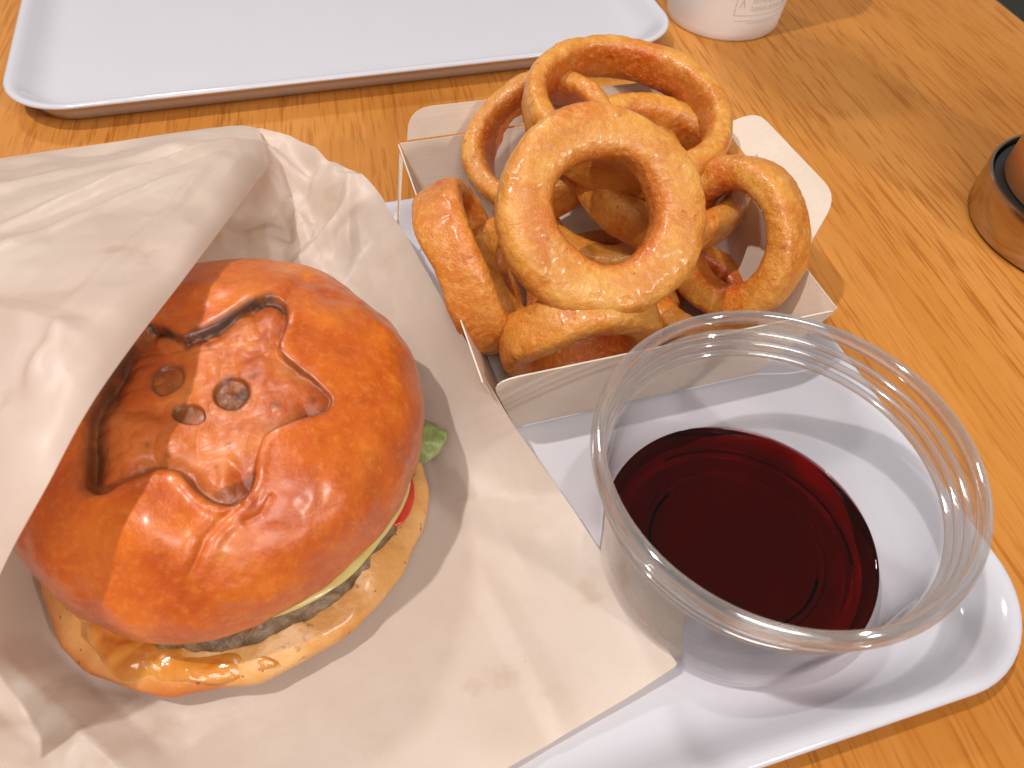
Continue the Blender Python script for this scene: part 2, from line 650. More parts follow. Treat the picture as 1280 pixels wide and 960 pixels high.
def panel(name, pts, thick=0.0005, mat=CARD, label=None, rows=1, inward=None):
    """a card panel of real thickness from a polygon in space (counter-clockwise, planar or nearly)"""
    P = np.array(pts, float)
    nrm = np.zeros(3)
    for i in range(len(P)):
        nrm += np.cross(P[i], P[(i + 1) % len(P)])
    nrm /= np.linalg.norm(nrm)
    n = len(P)
    verts = np.vstack([P + nrm * thick / 2, P - nrm * thick / 2])
    faces = [tuple(range(n)), tuple(range(2 * n - 1, n - 1, -1))]
    for i in range(n):
        j = (i + 1) % n
        faces.append((i, n + i, n + j, j))
    o = mesh_obj(name, verts, faces, mat, box, smooth=False)
    o.data.materials.append(CARD_CUT)
    for p in o.data.polygons[2:]:
        p.material_index = 1
    return o


def round_corner(a, b, c, r, n=6):
    """points that round corner b between a and c"""
    a, b, c = map(lambda q: np.array(q, float), (a, b, c))
    u, v = (a - b) / np.linalg.norm(a - b), (c - b) / np.linalg.norm(c - b)
    p0, p1 = b + u * r, b + v * r
    return [tuple((1 - t) ** 2 * p0 + 2 * t * (1 - t) * b + t * t * p1) for t in np.linspace(0, 1, n)]


zb, zt = TF + 0.0012, 0.045
B = dict(fl=(-0.051, 0.067, zb), fr=(0.045, 0.067, zb), br=(0.045, 0.177, zb), bl=(-0.051, 0.177, zb))
T = dict(fl=(-0.0648, 0.058, zt), fr=(0.0585, 0.058, zt), br=(0.0585, 0.186, zt), bl=(-0.0648, 0.186, zt))


def lerp(a, b, t):
    return tuple(np.array(a) + (np.array(b) - np.array(a)) * t)


panel('floor_panel', [B['fl'], B['fr'], B['br'], B['bl']])
o_ = 0.0006
fp = [B['fl'], B['fr']] + round_corner(B['fr'], T['fr'], T['fl'], 0.003) + round_corner(T['fr'], lerp(T['fl'], T['fr'], 0.015), B['fl'], 0.009)
panel('front_panel', [(x, y - o_, z) for x, y, z in fp])
panel('left_panel', [(x - o_, y, z) for x, y, z in (B['fl'], B['bl'], T['bl'], T['fl'])])
panel('right_panel', [(x + o_, y, z) for x, y, z in (B['fr'], B['br'], T['br'], T['fr'])])
panel('back_panel', [(x, y + o_, z) for x, y, z in (B['bl'], B['br'], T['br'], T['bl'])])
# flap that stands up behind the fold of the back panel
fb0, fb1 = (-0.0615, 0.1872, zt + 0.0006), (0.0555, 0.1872, zt + 0.0006)
ft0, ft1 = (-0.0600, 0.1905, zt + 0.0125), (0.0545, 0.1905, zt + 0.0105)
panel('back_flap', [fb0, fb1] + round_corner(fb1, ft1, ft0, 0.008) + round_corner(ft1, ft0, fb0, 0.010))
# flap folded out from the right panel
ra, rb = (0.0598, 0.163, zt + 0.0006), (0.0598, 0.083, zt + 0.0006)
rc, rd = (0.0815, 0.101, zt + 0.0105), (0.0815, 0.162, zt + 0.0085)
panel('side_flap', [ra, rb] + round_corner(rb, rc, rd, 0.009) + round_corner(rc, rd, ra, 0.008))
panel('locking_tab', [(0.0625, 0.150, zt + 0.0040), (0.0625, 0.133, zt + 0.0042), (0.0690, 0.137, zt + 0.0072), (0.0690, 0.150, zt + 0.0068)])
# the thin folded gusset at the back left corner
panel('corner_gusset', [(-0.0658, 0.183, zt - 0.002), (-0.0735, 0.160, 0.019), (-0.0728, 0.160, 0.018), (-0.0650, 0.181, zt - 0.004)])


# ------------------------------------------------------------------ onion rings
def frame_from_normal(N):
    N = np.array(N, float)
    N /= np.linalg.norm(N)
    u = np.cross((0, 0, 1.0), N)
    if np.linalg.norm(u) < 1e-3:
        u = np.array((1.0, 0, 0))
    u /= np.linalg.norm(u)
    return u, np.cross(N, u), N


def onion_ring(label, px, py, z, N, R, a, b, seed, ovality=0.05, crisp0=0.15, taper=0.0, nu=400, nv=104, roll=0.0):
    """R mean radius, a half thickness across the band, b half height along the axis"""
    u = np.linspace(0, 2 * np.pi, nu, endpoint=False)
    v = np.linspace(0, 2 * np.pi, nv, endpoint=False)
    U, V = np.meshgrid(u, v, indexing='ij')
    circ = np.stack([np.cos(U), np.sin(U), np.zeros_like(U) + seed * 3.1], -1)
    Rv = R * (1 + ovality * np.cos(2 * U + seed) + 0.025 * noise(circ, 1.3, seed))
    av = a * (1 + 0.14 * noise(circ, 1.6, seed + 5)) * (1 + taper * np.cos(U))
    bv = b * (1 + 0.12 * noise(circ, 1.5, seed + 9))
    wob = 0.07 * R * noise(circ, 1.1, seed + 3)
    ex = 0.66
    cs, sn = np.cos(V), np.sin(V)
    rc_ = np.sign(cs) * np.abs(cs) ** ex * av
    zc_ = np.sign(sn) * np.abs(sn) ** ex * bv
    P = np.stack([(Rv + rc_) * np.cos(U), (Rv + rc_) * np.sin(U), wob + zc_], -1).reshape(-1, 3)
    nrm = np.stack([cs * np.cos(U), cs * np.sin(U), sn], -1).reshape(-1, 3)
    Q = P + seed * 0.37
    d = 0.00032 * fbm(Q, 70, seed, 2) + 0.00018 * fbm(Q, 330, seed + 2, 2)
    d += 0.00010 * fbm(Q, 800, seed + 12, 2) - 0.0003 * sstep(0.55, 0.8, noise(Q, 240, seed + 15))
    blob = sstep(0.45, 0.8, noise(Q, 130, seed + 8))
    P = P + nrm * (d + 0.0004 * blob)[:, None]
    inner = sstep(0.15, 0.95, -np.cos(V).reshape(-1))  # shade painted into the colour on the hole side of the ring
    crisp_shade = np.clip(0.85 * inner * (0.75 + 0.4 * noise(Q, 60, seed + 4)) + crisp0 * sstep(-0.2, 0.7, noise(Q, 50, seed + 6))
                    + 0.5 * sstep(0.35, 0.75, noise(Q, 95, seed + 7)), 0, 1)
    o = mesh_obj('onion_ring', P, grid_faces(nu, nv, True, True), BATTER, attrs={'crisp_shade': crisp_shade})
    e1, e2, e3 = frame_from_normal(N)
    c, s = math.cos(roll), math.sin(roll)
    e1, e2 = e1 * c + e2 * s, -e1 * s + e2 * c
    m = Matrix.Identity(4)
    pos = un(px, py, z)
    for i in range(3):
        m[i][0], m[i][1], m[i][2], m[i][3] = e1[i], e2[i], e3[i], pos[i]
    o.matrix_world = m
    tag(o, label, 'onion ring', 'onion rings heaped in the card box')
    return o


onion_ring('broad golden onion ring facing forward in front of the whole heap', 753, 266, 0.072, (-0.02, -0.64, 0.77), 0.0255, 0.0086, 0.0074, 1, 0.015, 0.05)
onion_ring('wide thin onion ring topping the heap behind the broad front one', 785, 143, 0.066, (0.04, -0.16, 1.0), 0.0350, 0.0048, 0.0088, 2, 0.02, 0.12)
onion_ring('onion ring leaning at the left behind the broad front ring', 676, 180, 0.050, (-0.42, -0.22, 0.88), 0.0265, 0.0048, 0.0092, 3, 0.02, 0.12)
onion_ring('onion ring tucked under the top ring, its curve showing at the right', 824, 213, 0.051, (0.12, -0.18, 1.0), 0.0305, 0.0052, 0.0085, 4, 0.02, 0.10)
onion_ring('onion ring standing on edge against the left side of the box', 592, 332, 0.041, (0.89, -0.12, 0.44), 0.0265, 0.0046, 0.0090, 5, 0.03, 0.45)
onion_ring('onion ring lying low behind the one on edge at the left', 640, 352, 0.024, (0.62, -0.3, 0.75), 0.0190, 0.0054, 0.0080, 6, 0.05, 0.5)
low_ring = onion_ring('low onion ring leaning on the front panel of the box', 706, 470, 0.030, (0.04, 0.93, 0.36), 0.0218, 0.0062, 0.0090, 7, 0.02, 0.2)
low_ring.matrix_world = Matrix.Translation(Vector((-0.0245, 0.0800, 0.0310)) - low_ring.matrix_world.translation) @ low_ring.matrix_world
onion_ring('tall narrow onion ring standing at the right side of the box', 916, 298, 0.046, (-0.84, -0.32, 0.42), 0.0220, 0.0060, 0.0088, 8, 0.04, 0.12)
onion_ring('upper onion ring seen through the hole of the broad front ring', 777, 198, 0.046, (0.0, -0.10, 1.0), 0.0180, 0.0056, 0.0072, 13, 0.03, 0.05)
onion_ring('lower onion ring seen through the hole of the broad front ring', 745, 275, 0.026, (0.0, -0.15, 1.0), 0.0225, 0.0058, 0.0074, 9, 0.03, 0.05)
onion_ring('onion ring low in the right front corner, partly in shade', 868, 372, 0.018, (0.1, -0.2, 1.0), 0.0200, 0.0058, 0.0070, 10, 0.03, 0.4)
onion_ring('onion ring at the bottom of the box below all the others', 770, 350, 0.012, (0.0, -0.05, 1.0), 0.0230, 0.0056, 0.0062, 12, 0.03, 0.6)

# ------------------------------------------------------------------ wrapper
wrap = thing('burger_wrapper', 'crinkled beige paper wrapper folded open around the burger', 'paper wrapper')
BC = np.array([-0.143, 0.060])           # under the middle of the burger


def creases(P, lines):
    """sharp folds: (x0,y0,x1,y1,height,width) in world metres"""
    z = np.zeros(len(P))
    for x0, y0, x1, y1, h, w in lines:
        a, b = np.array((x0, y0)), np.array((x1, y1))
        d = b - a
        L = np.linalg.norm(d)
        d /= L
        q = P[:, :2] - a
        s = q @ d
        t = q @ np.array((-d[1], d[0]))
        along = np.clip(np.minimum(s + L * 0.3, L * 1.3 - s) / (L * 0.35), 0, 1)
        z += h * along * np.clip(1 - np.abs(t) / w, 0, 1)
    return z


def sheet_spokes(boundary, nb=640, nr=110):
    """bottom sheet: from a flat centre out to its real edge, which rises off the tray"""
    bd0 = np.array([(*un(x, y, z)[:2], z) for x, y, z in boundary])
    bd0 = np.vstack([bd0, bd0[:1]])
    dd = np.r_[0, np.cumsum(np.linalg.norm(np.diff(bd0, axis=0), axis=1))]
    ss = np.linspace(0, dd[-1], nb, endpoint=False)
    bd = np.stack([np.interp(ss, dd, bd0[:, k]) for k in range(3)], -1)
    for _ in range(6):
        sm = (np.roll(bd, 1, 0) + bd * 2 + np.roll(bd, -1, 0)) / 4
        keep = np.exp(-(((pr(bd) - np.array([846, 829])) / 25) ** 2).sum(1))[:, None]
        bd = sm * (1 - keep) + bd * keep
    r = np.linspace(0, 1, nr)
    zf = TF + 0.0009
    P = np.zeros((nb, nr, 3))
    for k in range(2):
        P[..., k] = BC[k] + (bd[:, k][:, None] - BC[k]) * r[None, :]
    dist = np.linalg.norm(bd[:, :2] - BC, axis=1)
    r0 = np.clip(0.060 / dist, 0.3, 0.97)
    s = np.clip((r[None, :] - r0[:, None]) / (1 - r0[:, None]), 0, 1)
    P[..., 2] = zf + (bd[:, 2][:, None] - zf) * s ** 1.35
    return P, s


edge = [(318, 158, .046), (360, 169, .044), (435, 208, .042), (480, 252, .038), (528, 330, .036), (572, 408, .038), (606, 470, .040),
        (645, 535, .026), (700, 612, .015), (775, 722, .012), (848, 830, .0125), (790, 868, .010), (710, 916, .0078), (640, 958, .007),
        (520, 1030, .007), (300, 1080, .007), (80, 1080, .012), (-60, 1010, .020), (-130, 880, .030), (-240, 600, .038), (-325, 258, .040),
        (-230, 238, .042), (-120, 221, .0425), (-20, 206, .0425), (60, 194, .0425), (140, 183, .0425), (225, 170, .0435), (292, 162, .0445)]
P, s = sheet_spokes(edge)
nb_, nr_ = P.shape[:2]
fl = P.reshape(-1, 3)
sf = s.reshape(-1)
pp = pr(fl)
# crumple: broad waves everywhere, sharp facets in the pocket behind the burger
pocket = np.exp(-(((pp[:, 0] - 370) / 130) ** 2 + ((pp[:, 1] - 260) / 110) ** 2))
left = np.exp(-(((pp[:, 0] - 60) / 170) ** 2 + ((pp[:, 1] - 920) / 90) ** 2))


def tri_noise(P, freq, seed, ang):
    """random heights on a warped triangle lattice, straight between them: flat facets with sharp folds"""
    c, s_ = math.cos(ang), math.sin(ang)
    w = 0.35 / freq
    x = P[:, 0] + w * noise(P, freq * 0.7, seed + 50)
    y = P[:, 1] + w * noise(P, freq * 0.7, seed + 51)
    x, y = (x * c - y * s_) * freq + 500, (x * s_ + y * c) * freq + 500
    sk = (x + y) * 0.3660254
    u, v = x + sk, y + sk
    iu, iv = np.floor(u).astype(np.int64), np.floor(v).astype(np.int64)
    fu, fv = u - iu, v - iv
    z0 = 0 * iu
    h = lambda a, b: _hash(iu + a, iv + b, z0, seed) * 2 - 1
    lo = fu >= fv
    return np.where(lo, h(0, 0) * (1 - fu) + h(1, 0) * (fu - fv) + h(1, 1) * fv, h(0, 0) * (1 - fv) + h(0, 1) * (fv - fu) + h(1, 1) * fu)


def crumple(P, freq, seed):
    return tri_noise(P, freq, seed, 0.3) + 0.5 * tri_noise(P, freq * 1.9, seed + 3, 1.2) + 0.22 * tri_noise(P, freq * 3.7, seed + 6, 2.3)


def facets(P, freq, seed):
    """crumpled paper: distance between the two nearest random sites gives flat facets with sharp ridges"""
    Q = P[:, :2] * freq
    rng = np.random.default_rng(seed)
    lo, hi = Q.min(0) - 1, Q.max(0) + 1
    nsite = int(np.prod(hi - lo))
    sites = rng.uniform(lo, hi, (max(nsite, 4), 2))
    tilt = rng.normal(0, 1, (len(sites), 2))
    best = np.full(len(Q), 1e9)
    val = np.zeros(len(Q))
    for k in range(len(sites)):
        d = ((Q - sites[k]) ** 2).sum(1)
        h = d
        m = h < best
        best[m] = h[m]
    return np.sqrt(best)


dz = 0.0010 * fbm(fl, 22, 3, 2) * (0.2 + sf) + 0.0007 * crumple(fl, 30, 9) * (0.25 + sf)
dz += pocket * 0.0075 * crumple(fl, 50, 4) * sstep(0.0, 0.25, sf)
dz += left * 0.0050 * crumple(fl, 34, 6) * sstep(0.0, 0.2, sf)
A_ = lambda x, y, z: tuple(un(x, y, z)[:2])
dz += creases(fl, [(*A_(335, 185, .044), *A_(385, 235, .03), 0.004, 0.004), (*A_(435, 230, .04), *A_(440, 320, .02), 0.003, 0.004),
                   (*A_(360, 335, .02), *A_(430, 275, .03), 0.003, 0.004), (*A_(610, 730, .008), *A_(700, 900, .008), 0.0012, 0.006),
                   (*A_(560, 560, .008), *A_(650, 700, .008), 0.0010, 0.008), (*A_(10, 830, .02), *A_(150, 960, .012), 0.006, 0.009)])
fl[:, 2] = np.maximum(fl[:, 2] + dz, TF + 0.0005)
mesh_obj('back_sheet', fl, grid_faces(nb_, nr_, True, False), PAPER, wrap)

# the front flap: rolls over the left of the bun and closes along the back fold
lip = [(334, 190, .050), (289, 246, .066), (222, 330, .084), (157, 410, .093), (98, 492, .095), (44, 590, .091), (-10, 690, .080), (-60, 810, .064), (-110, 900, .05)]
fold = [(322, 160, .047), (296, 157, .047), (225, 165, .046), (140, 178, .045), (60, 189, .045), (-20, 201, .045), (-120, 216, .045), (-230, 232, .044), (-330, 250, .042)]
L_ = cr_curve([un(*p) for p in lip], 200)
F_ = cr_curve([un(*p) for p in fold], 200)
ns = 90
sv = np.linspace(0, 1, ns)
G = np.zeros((200, ns, 3))
for i in range(200):
    w = np.linalg.norm(F_[i] - L_[i])
    G[i] = L_[i] + (F_[i] - L_[i]) * sv[:, None]
    bulge = 0.0035 * np.sin(np.pi * np.clip(sv, 0, 1)) * min(1, w / 0.05)
    G[i, :, 2] += bulge
gf = G.reshape(-1, 3)
sg = np.tile(sv, 200)
wid = np.repeat(np.linalg.norm(F_ - L_, axis=1), ns)
near = sg * wid                                   # metres in from the lip
gf[:, 2] -= 0.0055 * np.exp(-near / 0.005) * np.minimum(1, wid / 0.03)     # the lip curls down
dz = (0.0013 * fbm(gf, 18, 31, 2) + 0.0019 * crumple(gf, 27, 33)) * np.minimum(1, near / 0.01) * np.minimum(1, (wid - near) / 0.01)
gp = pr(gf)
dent = np.exp(-(((gp[:, 0] - 90) / 55) ** 2 + ((gp[:, 1] - 480) / 45) ** 2))
dz += dent * 0.0034 * crumple(gf, 60, 12) * np.minimum(1, near / 0.015)
dz += creases(gf, [(*A_(330, 190, .047), *A_(60, 300, .06), 0.0030, 0.004), (*A_(0, 420, .07), *A_(105, 455, .08), 0.0022, 0.006),
                   (*A_(105, 455, .08), *A_(70, 520, .08), 0.002, 0.004), (*A_(0, 260, .055), *A_(250, 205, .05), 0.0018, 0.007), (*A_(20, 330, .07), *A_(210, 250, .06), 0.0015, 0.003), (*A_(120, 380, .08), *A_(260, 225, .06), 0.0012, 0.003)])
gf[:, 2] += dz
mesh_obj('front_flap', gf, grid_faces(200, ns), PAPER, wrap)

# ------------------------------------------------------------------ hamburger
burger = thing('hamburger', 'hamburger with a shiny stamped bun, half inside the paper wrapper', 'hamburger', (float(BC[0]), float(BC[1]), 0))


def loc_xy(P, c):
    return P - np.array([c[0], c[1], 0])


def seg_dist(Q, poly, closed=True):
    """distance of 2-D points to a polyline; inside test when closed"""
    A = np.array(poly, float)
    Bq = np.roll(A, -1, 0) if closed else A[1:]
    A2 = A if closed else A[:-1]
    d = np.full(len(Q), 1e9)
    for a, b in zip(A2, Bq):
        ab = b - a
        t = np.clip(((Q - a) @ ab) / (ab @ ab + 1e-9), 0, 1)
        d = np.minimum(d, np.linalg.norm(Q - (a + t[:, None] * ab), axis=1))
    if closed:
        ins = np.zeros(len(Q), bool)
        for a, b in zip(A2, Bq):
            c = (a[1] > Q[:, 1]) != (b[1] > Q[:, 1])
            xi = (b[0] - a[0]) * (Q[:, 1] - a[1]) / (b[1] - a[1] + 1e-12) + a[0]
            ins ^= c & (Q[:, 0] < xi)
        d = np.where(ins, d, -d)
    return d


def disc_body(c, R, z0, z1, seed, nu=260, nv=110, bulge=0.5, lump=0.0015, rfun=None, ex=0.75):
    """a closed rounded disc (bun halves, patty)"""
    u = np.linspace(0, 2 * np.pi, nu, endpoint=False)
    v = np.linspace(1e-3, np.pi - 1e-3, nv)
    U, V = np.meshgrid(u, v, indexing='ij')
    sn, cs = np.sin(V), np.cos(V)
    rr = R * np.abs(sn) ** ex
    if rfun is not None:
        rr = rr * rfun(U)
    zc, hh = (z0 + z1) / 2, (z1 - z0) / 2
    P = np.stack([c[0] + rr * np.cos(U), c[1] + rr * np.sin(U), zc + hh * np.sign(cs) * np.abs(cs) ** 0.9], -1).reshape(-1, 3)
    nrm = np.stack([sn * np.cos(U), sn * np.sin(U), cs], -1).reshape(-1, 3)
    P += nrm * (lump * fbm(P, 45, seed, 3))[:, None]
    return P, nrm, grid_faces(nu, nv, True, False)


def burger_part(name, P, faces, mat, attrs=None):
    return mesh_obj(name, loc_xy(P, BC), faces, mat, burger, attrs=attrs)


# --- top bun
TC, TR = np.array([-0.1425, 0.0665]), 0.0585
nu, nv = 720, 420
u = np.linspace(0, 2 * np.pi, nu, endpoint=False)
v = np.linspace(1e-3, 0.84 * np.pi, nv)
U, V = np.meshgrid(u, v, indexing='ij')
zm, ztop, zlow = 0.0380, 0.0697, 0.0178
sn, cs = np.sin(V), np.cos(V)
rr = TR * np.abs(sn) ** 0.88 * (1 + 0.018 * np.cos(2 * U - 0.9) + 0.012 * np.sin(3 * U + 1.0))
zz = zm + np.where(cs > 0, (ztop - zm) * np.abs(cs) ** 0.95, -(zm - zlow) * np.abs(cs) ** 0.9 * 1.15)
P = np.stack([TC[0] + rr * np.cos(U), TC[1] + 1.09 * rr * np.sin(U), zz], -1).reshape(-1, 3)
nrm = np.stack([sn * np.cos(U) / TR, sn * np.sin(U) / TR, cs / 0.031], -1).reshape(-1, 3)
nrm /= np.linalg.norm(nrm, axis=1)[:, None]
px = pr(P)
up = (nrm[:, 2] > 0.05)
# lumps of the dough
P_d = 0.0018 * fbm(P, 26, 41, 3) + 0.0006 * fbm(P, 90, 45, 3)
# bulge of dough at the lower left of the stamped emblem, and the pinch below it
g = lambda x, y, sx, sy: np.exp(-(((px[:, 0] - x) / sx) ** 2 + ((px[:, 1] - y) / sy) ** 2))
P_d += 0.0030 * g(170, 660, 80, 45) + 0.0018 * g(400, 600, 70, 80) + 0.0012 * g(250, 360, 60, 25)
pin = seg_dist(px, [(300, 632), (276, 650), (258, 672), (247, 700), (236, 722), (230, 760)], False)
P_d -= (0.0011 * np.exp(-(pin / 4.0) ** 2) * (0.6 + 0.4 * noise(P, 150, 71)) - 0.0007 * np.exp(-((pin - 12) / 9) ** 2)) * up * sstep(800, 680, px[:, 1])
for ln, h, w in (([(338, 622), (326, 643), (306, 652)], 0.0006, 4),
                 ([(355, 390), (365, 365), (380, 352)], 0.0010, 7)):
    P_d -= h * np.exp(-(seg_dist(px, ln, False) / w) ** 2) * up
EMB = [(170, 418), (190, 402), (210, 408), (230, 419), (267, 405), (313, 383), (337, 375), (357, 381), (359, 407), (349, 437), (357, 450),
       (387, 473), (411, 495), (415, 504), (405, 517), (370, 527), (338, 540), (328, 550), (321, 573), (319, 600), (307, 622), (287, 632),
       (267, 628), (247, 614), (228, 593), (213, 585), (193, 586), (177, 594), (153, 604), (130, 617), (110, 612), (104, 587), (109, 540), (122, 498), (147, 455)]
EMB = cr_curve(EMB, 140, True)
sd = seg_dist(px, EMB)
sd = np.where(up, sd, -60.0)
sd = sd + 1.3 * noise(P, 140, 66)
inside = sstep(-1.2, 2.4, sd)
depth_f = 0.55 + 0.45 * np.clip(sstep(470, 400, px[:, 1]) + sstep(190, 130, px[:, 0]) + sstep(560, 600, px[:, 1]), 0, 1)
emb_z = depth_f * (0.0021 * inside - 0.0008 * inside * sstep(2, 24, sd))          # deepest along its outline
emb_z += inside * (0.0006 * fbm(P, 95, 61, 2) + 0.0018 * (0.5 - np.abs(noise(P, 100, 62))) + 0.0005 * (0.5 - np.abs(noise(P, 260, 63))))
rim = np.exp(-((sd + 8) / 7) ** 2) * up
P_d += -emb_z + 0.0006 * rim * depth_f
char = np.zeros(len(P))
top_edge = np.exp(-(seg_dist(px, [(185, 404), (208, 410), (228, 420), (267, 406), (313, 383), (337, 376), (355, 382)], False) / 5.0) ** 2)
char = np.maximum(char, 1.0 * top_edge)
char = np.maximum(char, 0.6 * np.exp(-(sd / np.where(sd > 0, 13, 4)) ** 2) * up * np.clip(0.55 + 0.8 * noise(P, 90, 91), 0, 1))
char = np.maximum(char, 0.75 * np.exp(-(seg_dist(px, [(357, 384), (359, 407), (349, 437), (357, 450), (387, 473), (413, 500)], False) / 2.2) ** 2))
char = np.maximum(char, 0.8 * np.exp(-(seg_dist(px, [(318, 590), (307, 620), (287, 631), (267, 627), (247, 614), (228, 594)], False) / 2.6) ** 2))
char = np.maximum(char, 0.88 * np.exp(-(seg_dist(px, [(112, 606), (113, 560), (122, 515), (140, 470), (160, 430)], False) / 14) ** 2))
char = np.maximum(char, 0.55 * np.exp(-(seg_dist(px, [(125, 606), (160, 601), (200, 585), (215, 586)], False) / 4) ** 2))
sdot = 0


def dimple(x, y, ax, by, rot, depth, burn):
    global P_d, char
    c, s_ = math.cos(rot), math.sin(rot)
    dx, dy = px[:, 0] - x, px[:, 1] - y
    q = np.sqrt(((dx * c + dy * s_) / ax) ** 2 + ((-dx * s_ + dy * c) / by) ** 2)
    m = sstep(1.06, 0.86, q) * up
    edge_ = np.exp(-((q - 0.95) / 0.16) ** 2) * up
    P_d = P_d - depth * m
    char = np.maximum(char, np.maximum(0.7 * edge_, burn * m * (0.75 + 0.25 * noise(P, 300, 77))))


dimple(205, 467, 23, 17, -0.55, 0.0010, 0.7)
dimple(288, 487, 24, 21, -0.3, 0.0011, 1.0)
dimple(233, 513, 22, 13, 0.15, 0.0011, 1.0)
# scorched lower lobe and specks
lobe = sstep(-1, 3, seg_dist(px, cr_curve([(262, 618), (290, 602), (320, 590), (318, 606), (305, 622), (285, 630)], 60, True)))
char = np.maximum(char, 0.5 * lobe * up)
for x, y, r_ in ((180, 553, 3), (208, 567, 5), (345, 505, 5), (392, 502, 6), (286, 553, 3), (268, 580, 3), (317, 467, 4), (258, 425, 5)):
    char = np.maximum(char, 0.6 * np.exp(-(((px[:, 0] - x) ** 2 + (px[:, 1] - y) ** 2) / r_ ** 2)) * up)
P = P + nrm * P_d[:, None]
pale = sstep(0.033, 0.022, P[:, 2] + 0.003 * noise(P, 60, 81)) * 0.85
burger_part('top_bun', P, grid_faces(nu, nv, True, False), BUN, {'char': char, 'pale': pale, 'emblem': inside * 0.8})

# --- bottom bun
BBC = np.array([-0.1445, 0.0545])
P, nrm, fc = disc_body(BBC, 0.0572, TF + 0.001, 0.0222, 52, nu=360, nv=140, lump=0.0024, ex=0.55, rfun=lambda U: 1 + 0.02 * np.cos(3 * U + 0.5))
bp = pr(P)
brown = np.clip(sstep(0.020, 0.012, P[:, 2]) * sstep(370, 200, bp[:, 0]) + 0.25 * sstep(0.3, 0.8, noise(P, 70, 9)), 0, 0.9)
P[:, 2] = np.maximum(P[:, 2], TF + 0.001)
burger_part('bottom_bun', P, fc, BREAD, {'brown': brown})

# --- patty
P, nrm, fc = disc_body(np.array([-0.1425, 0.0592]), 0.0527, 0.0150, 0.0258, 53, nu=420, nv=110, lump=0.0015, ex=0.45)
P += nrm * (0.0011 * fbm(P, 190, 54, 3))[:, None]
burger_part('patty', P, fc, PATTY)


def blanket(poly, z_fn, thick, n_b=160, n_r=24, lump=0.0006, seed=3):
    """a thin soft sheet (cheese, lettuce) from an outline, sagging by z_fn"""
    bd = cr_curve(poly, n_b, True)
    c = bd.mean(0)
    r = np.linspace(0.0, 1, n_r)
    X = c[0] + (bd[:, 0][:, None] - c[0]) * r
    Y = c[1] + (bd[:, 1][:, None] - c[1]) * r
    Zt = z_fn(X, Y, r[None, :] + 0 * X)
    top = np.stack([X, Y, Zt], -1).reshape(-1, 3)
    top[:, 2] += lump * fbm(top, 120, seed, 3)
    bot = top.copy()
    bot[:, 2] -= thick * (1 - 0.8 * np.tile(r, n_b) ** 6)
    f1 = grid_faces(n_b, n_r, True, False)
    f2 = f1 + len(top)
    i = np.arange(n_b)
    e = i * n_r + n_r - 1
    rimf = np.stack([e, np.roll(e, -1), np.roll(e, -1) + len(top), e + len(top)], -1)
    return np.vstack([top, bot]), np.vstack([f1, f2, rimf])


# melted cheese flowing over the lower left of the bottom bun
def pxy(lst, z):
    return [tuple(un(x, y, z)[:2]) for x, y in lst]


def bun_top(X, Y):
    q = np.clip(np.hypot(X - BBC[0], Y - BBC[1]) / 0.0590, 0, 0.999) ** (1 / 0.55)
    zc, hh = (TF + 0.001 + 0.0222) / 2, (0.0222 - TF - 0.001) / 2
    return zc + hh * np.sqrt(1 - q * q) ** 0.9


cp = pxy([(84, 752), (92, 785), (118, 812), (140, 842), (170, 846), (215, 848), (262, 850), (300, 842), (322, 834), (345, 826), (330, 818), (300, 814), (255, 818), (205, 806), (150, 765)], 0.020)
PC, fc = blanket(cp, lambda X, Y, r: bun_top(X, Y) + 0.0006 - 0.0012 * r ** 4 + 0.0008 * np.sin(300 * X) * r + 0.0012 * np.sin(140 * X + 90 * Y), 0.003, lump=0.0013)
burger_part('melted_cheese', PC, fc, CHEESE)

# pale cheese slice under the top bun
a = np.linspace(0, 2 * np.pi, 90, endpoint=False)
cpts = [(-0.1395 + (0.0525 + 0.0016 * math.sin(5 * t) + 0.0012 * math.sin(9 * t)) * math.cos(t),
         0.0650 + (0.0535 + 0.0016 * math.sin(4 * t + 1)) * math.sin(t)) for t in a]
PC, fc = blanket(cpts, lambda X, Y, r: 0.0258 - 0.0022 * sstep(0.9, 1.0, r) + 0.0008 * np.sin(90 * X + 60 * Y), 0.0012, n_b=260, n_r=40)
burger_part('cheese_slice', PC, fc, SLICE)

# lettuce leaf poking out at the right
lp = pxy([(500, 500), (526, 510), (543, 517), (555, 526), (560, 541), (551, 553), (537, 562), (522, 572), (500, 575), (470, 560), (470, 520)], 0.026)
PL, fc = blanket(lp, lambda X, Y, r: 0.0262 - 0.004 * r ** 2 + 0.0022 * np.sin(420 * Y + 200 * X) * r ** 2, 0.0006, lump=0.0012, seed=8)
burger_part('lettuce_leaf', PL, fc, LETTUCE)

# tomato slice edge
tp = pxy([(470, 585), (498, 582), (513, 592), (518, 612), (515, 632), (505, 650), (490, 656), (465, 640), (460, 600)], 0.0225)
PT, fc = blanket(tp, lambda X, Y, r: 0.0232 - 0.0008 * r ** 4, 0.004, lump=0.0003)
burger_part('tomato_slice', PT, fc, TOMATO)

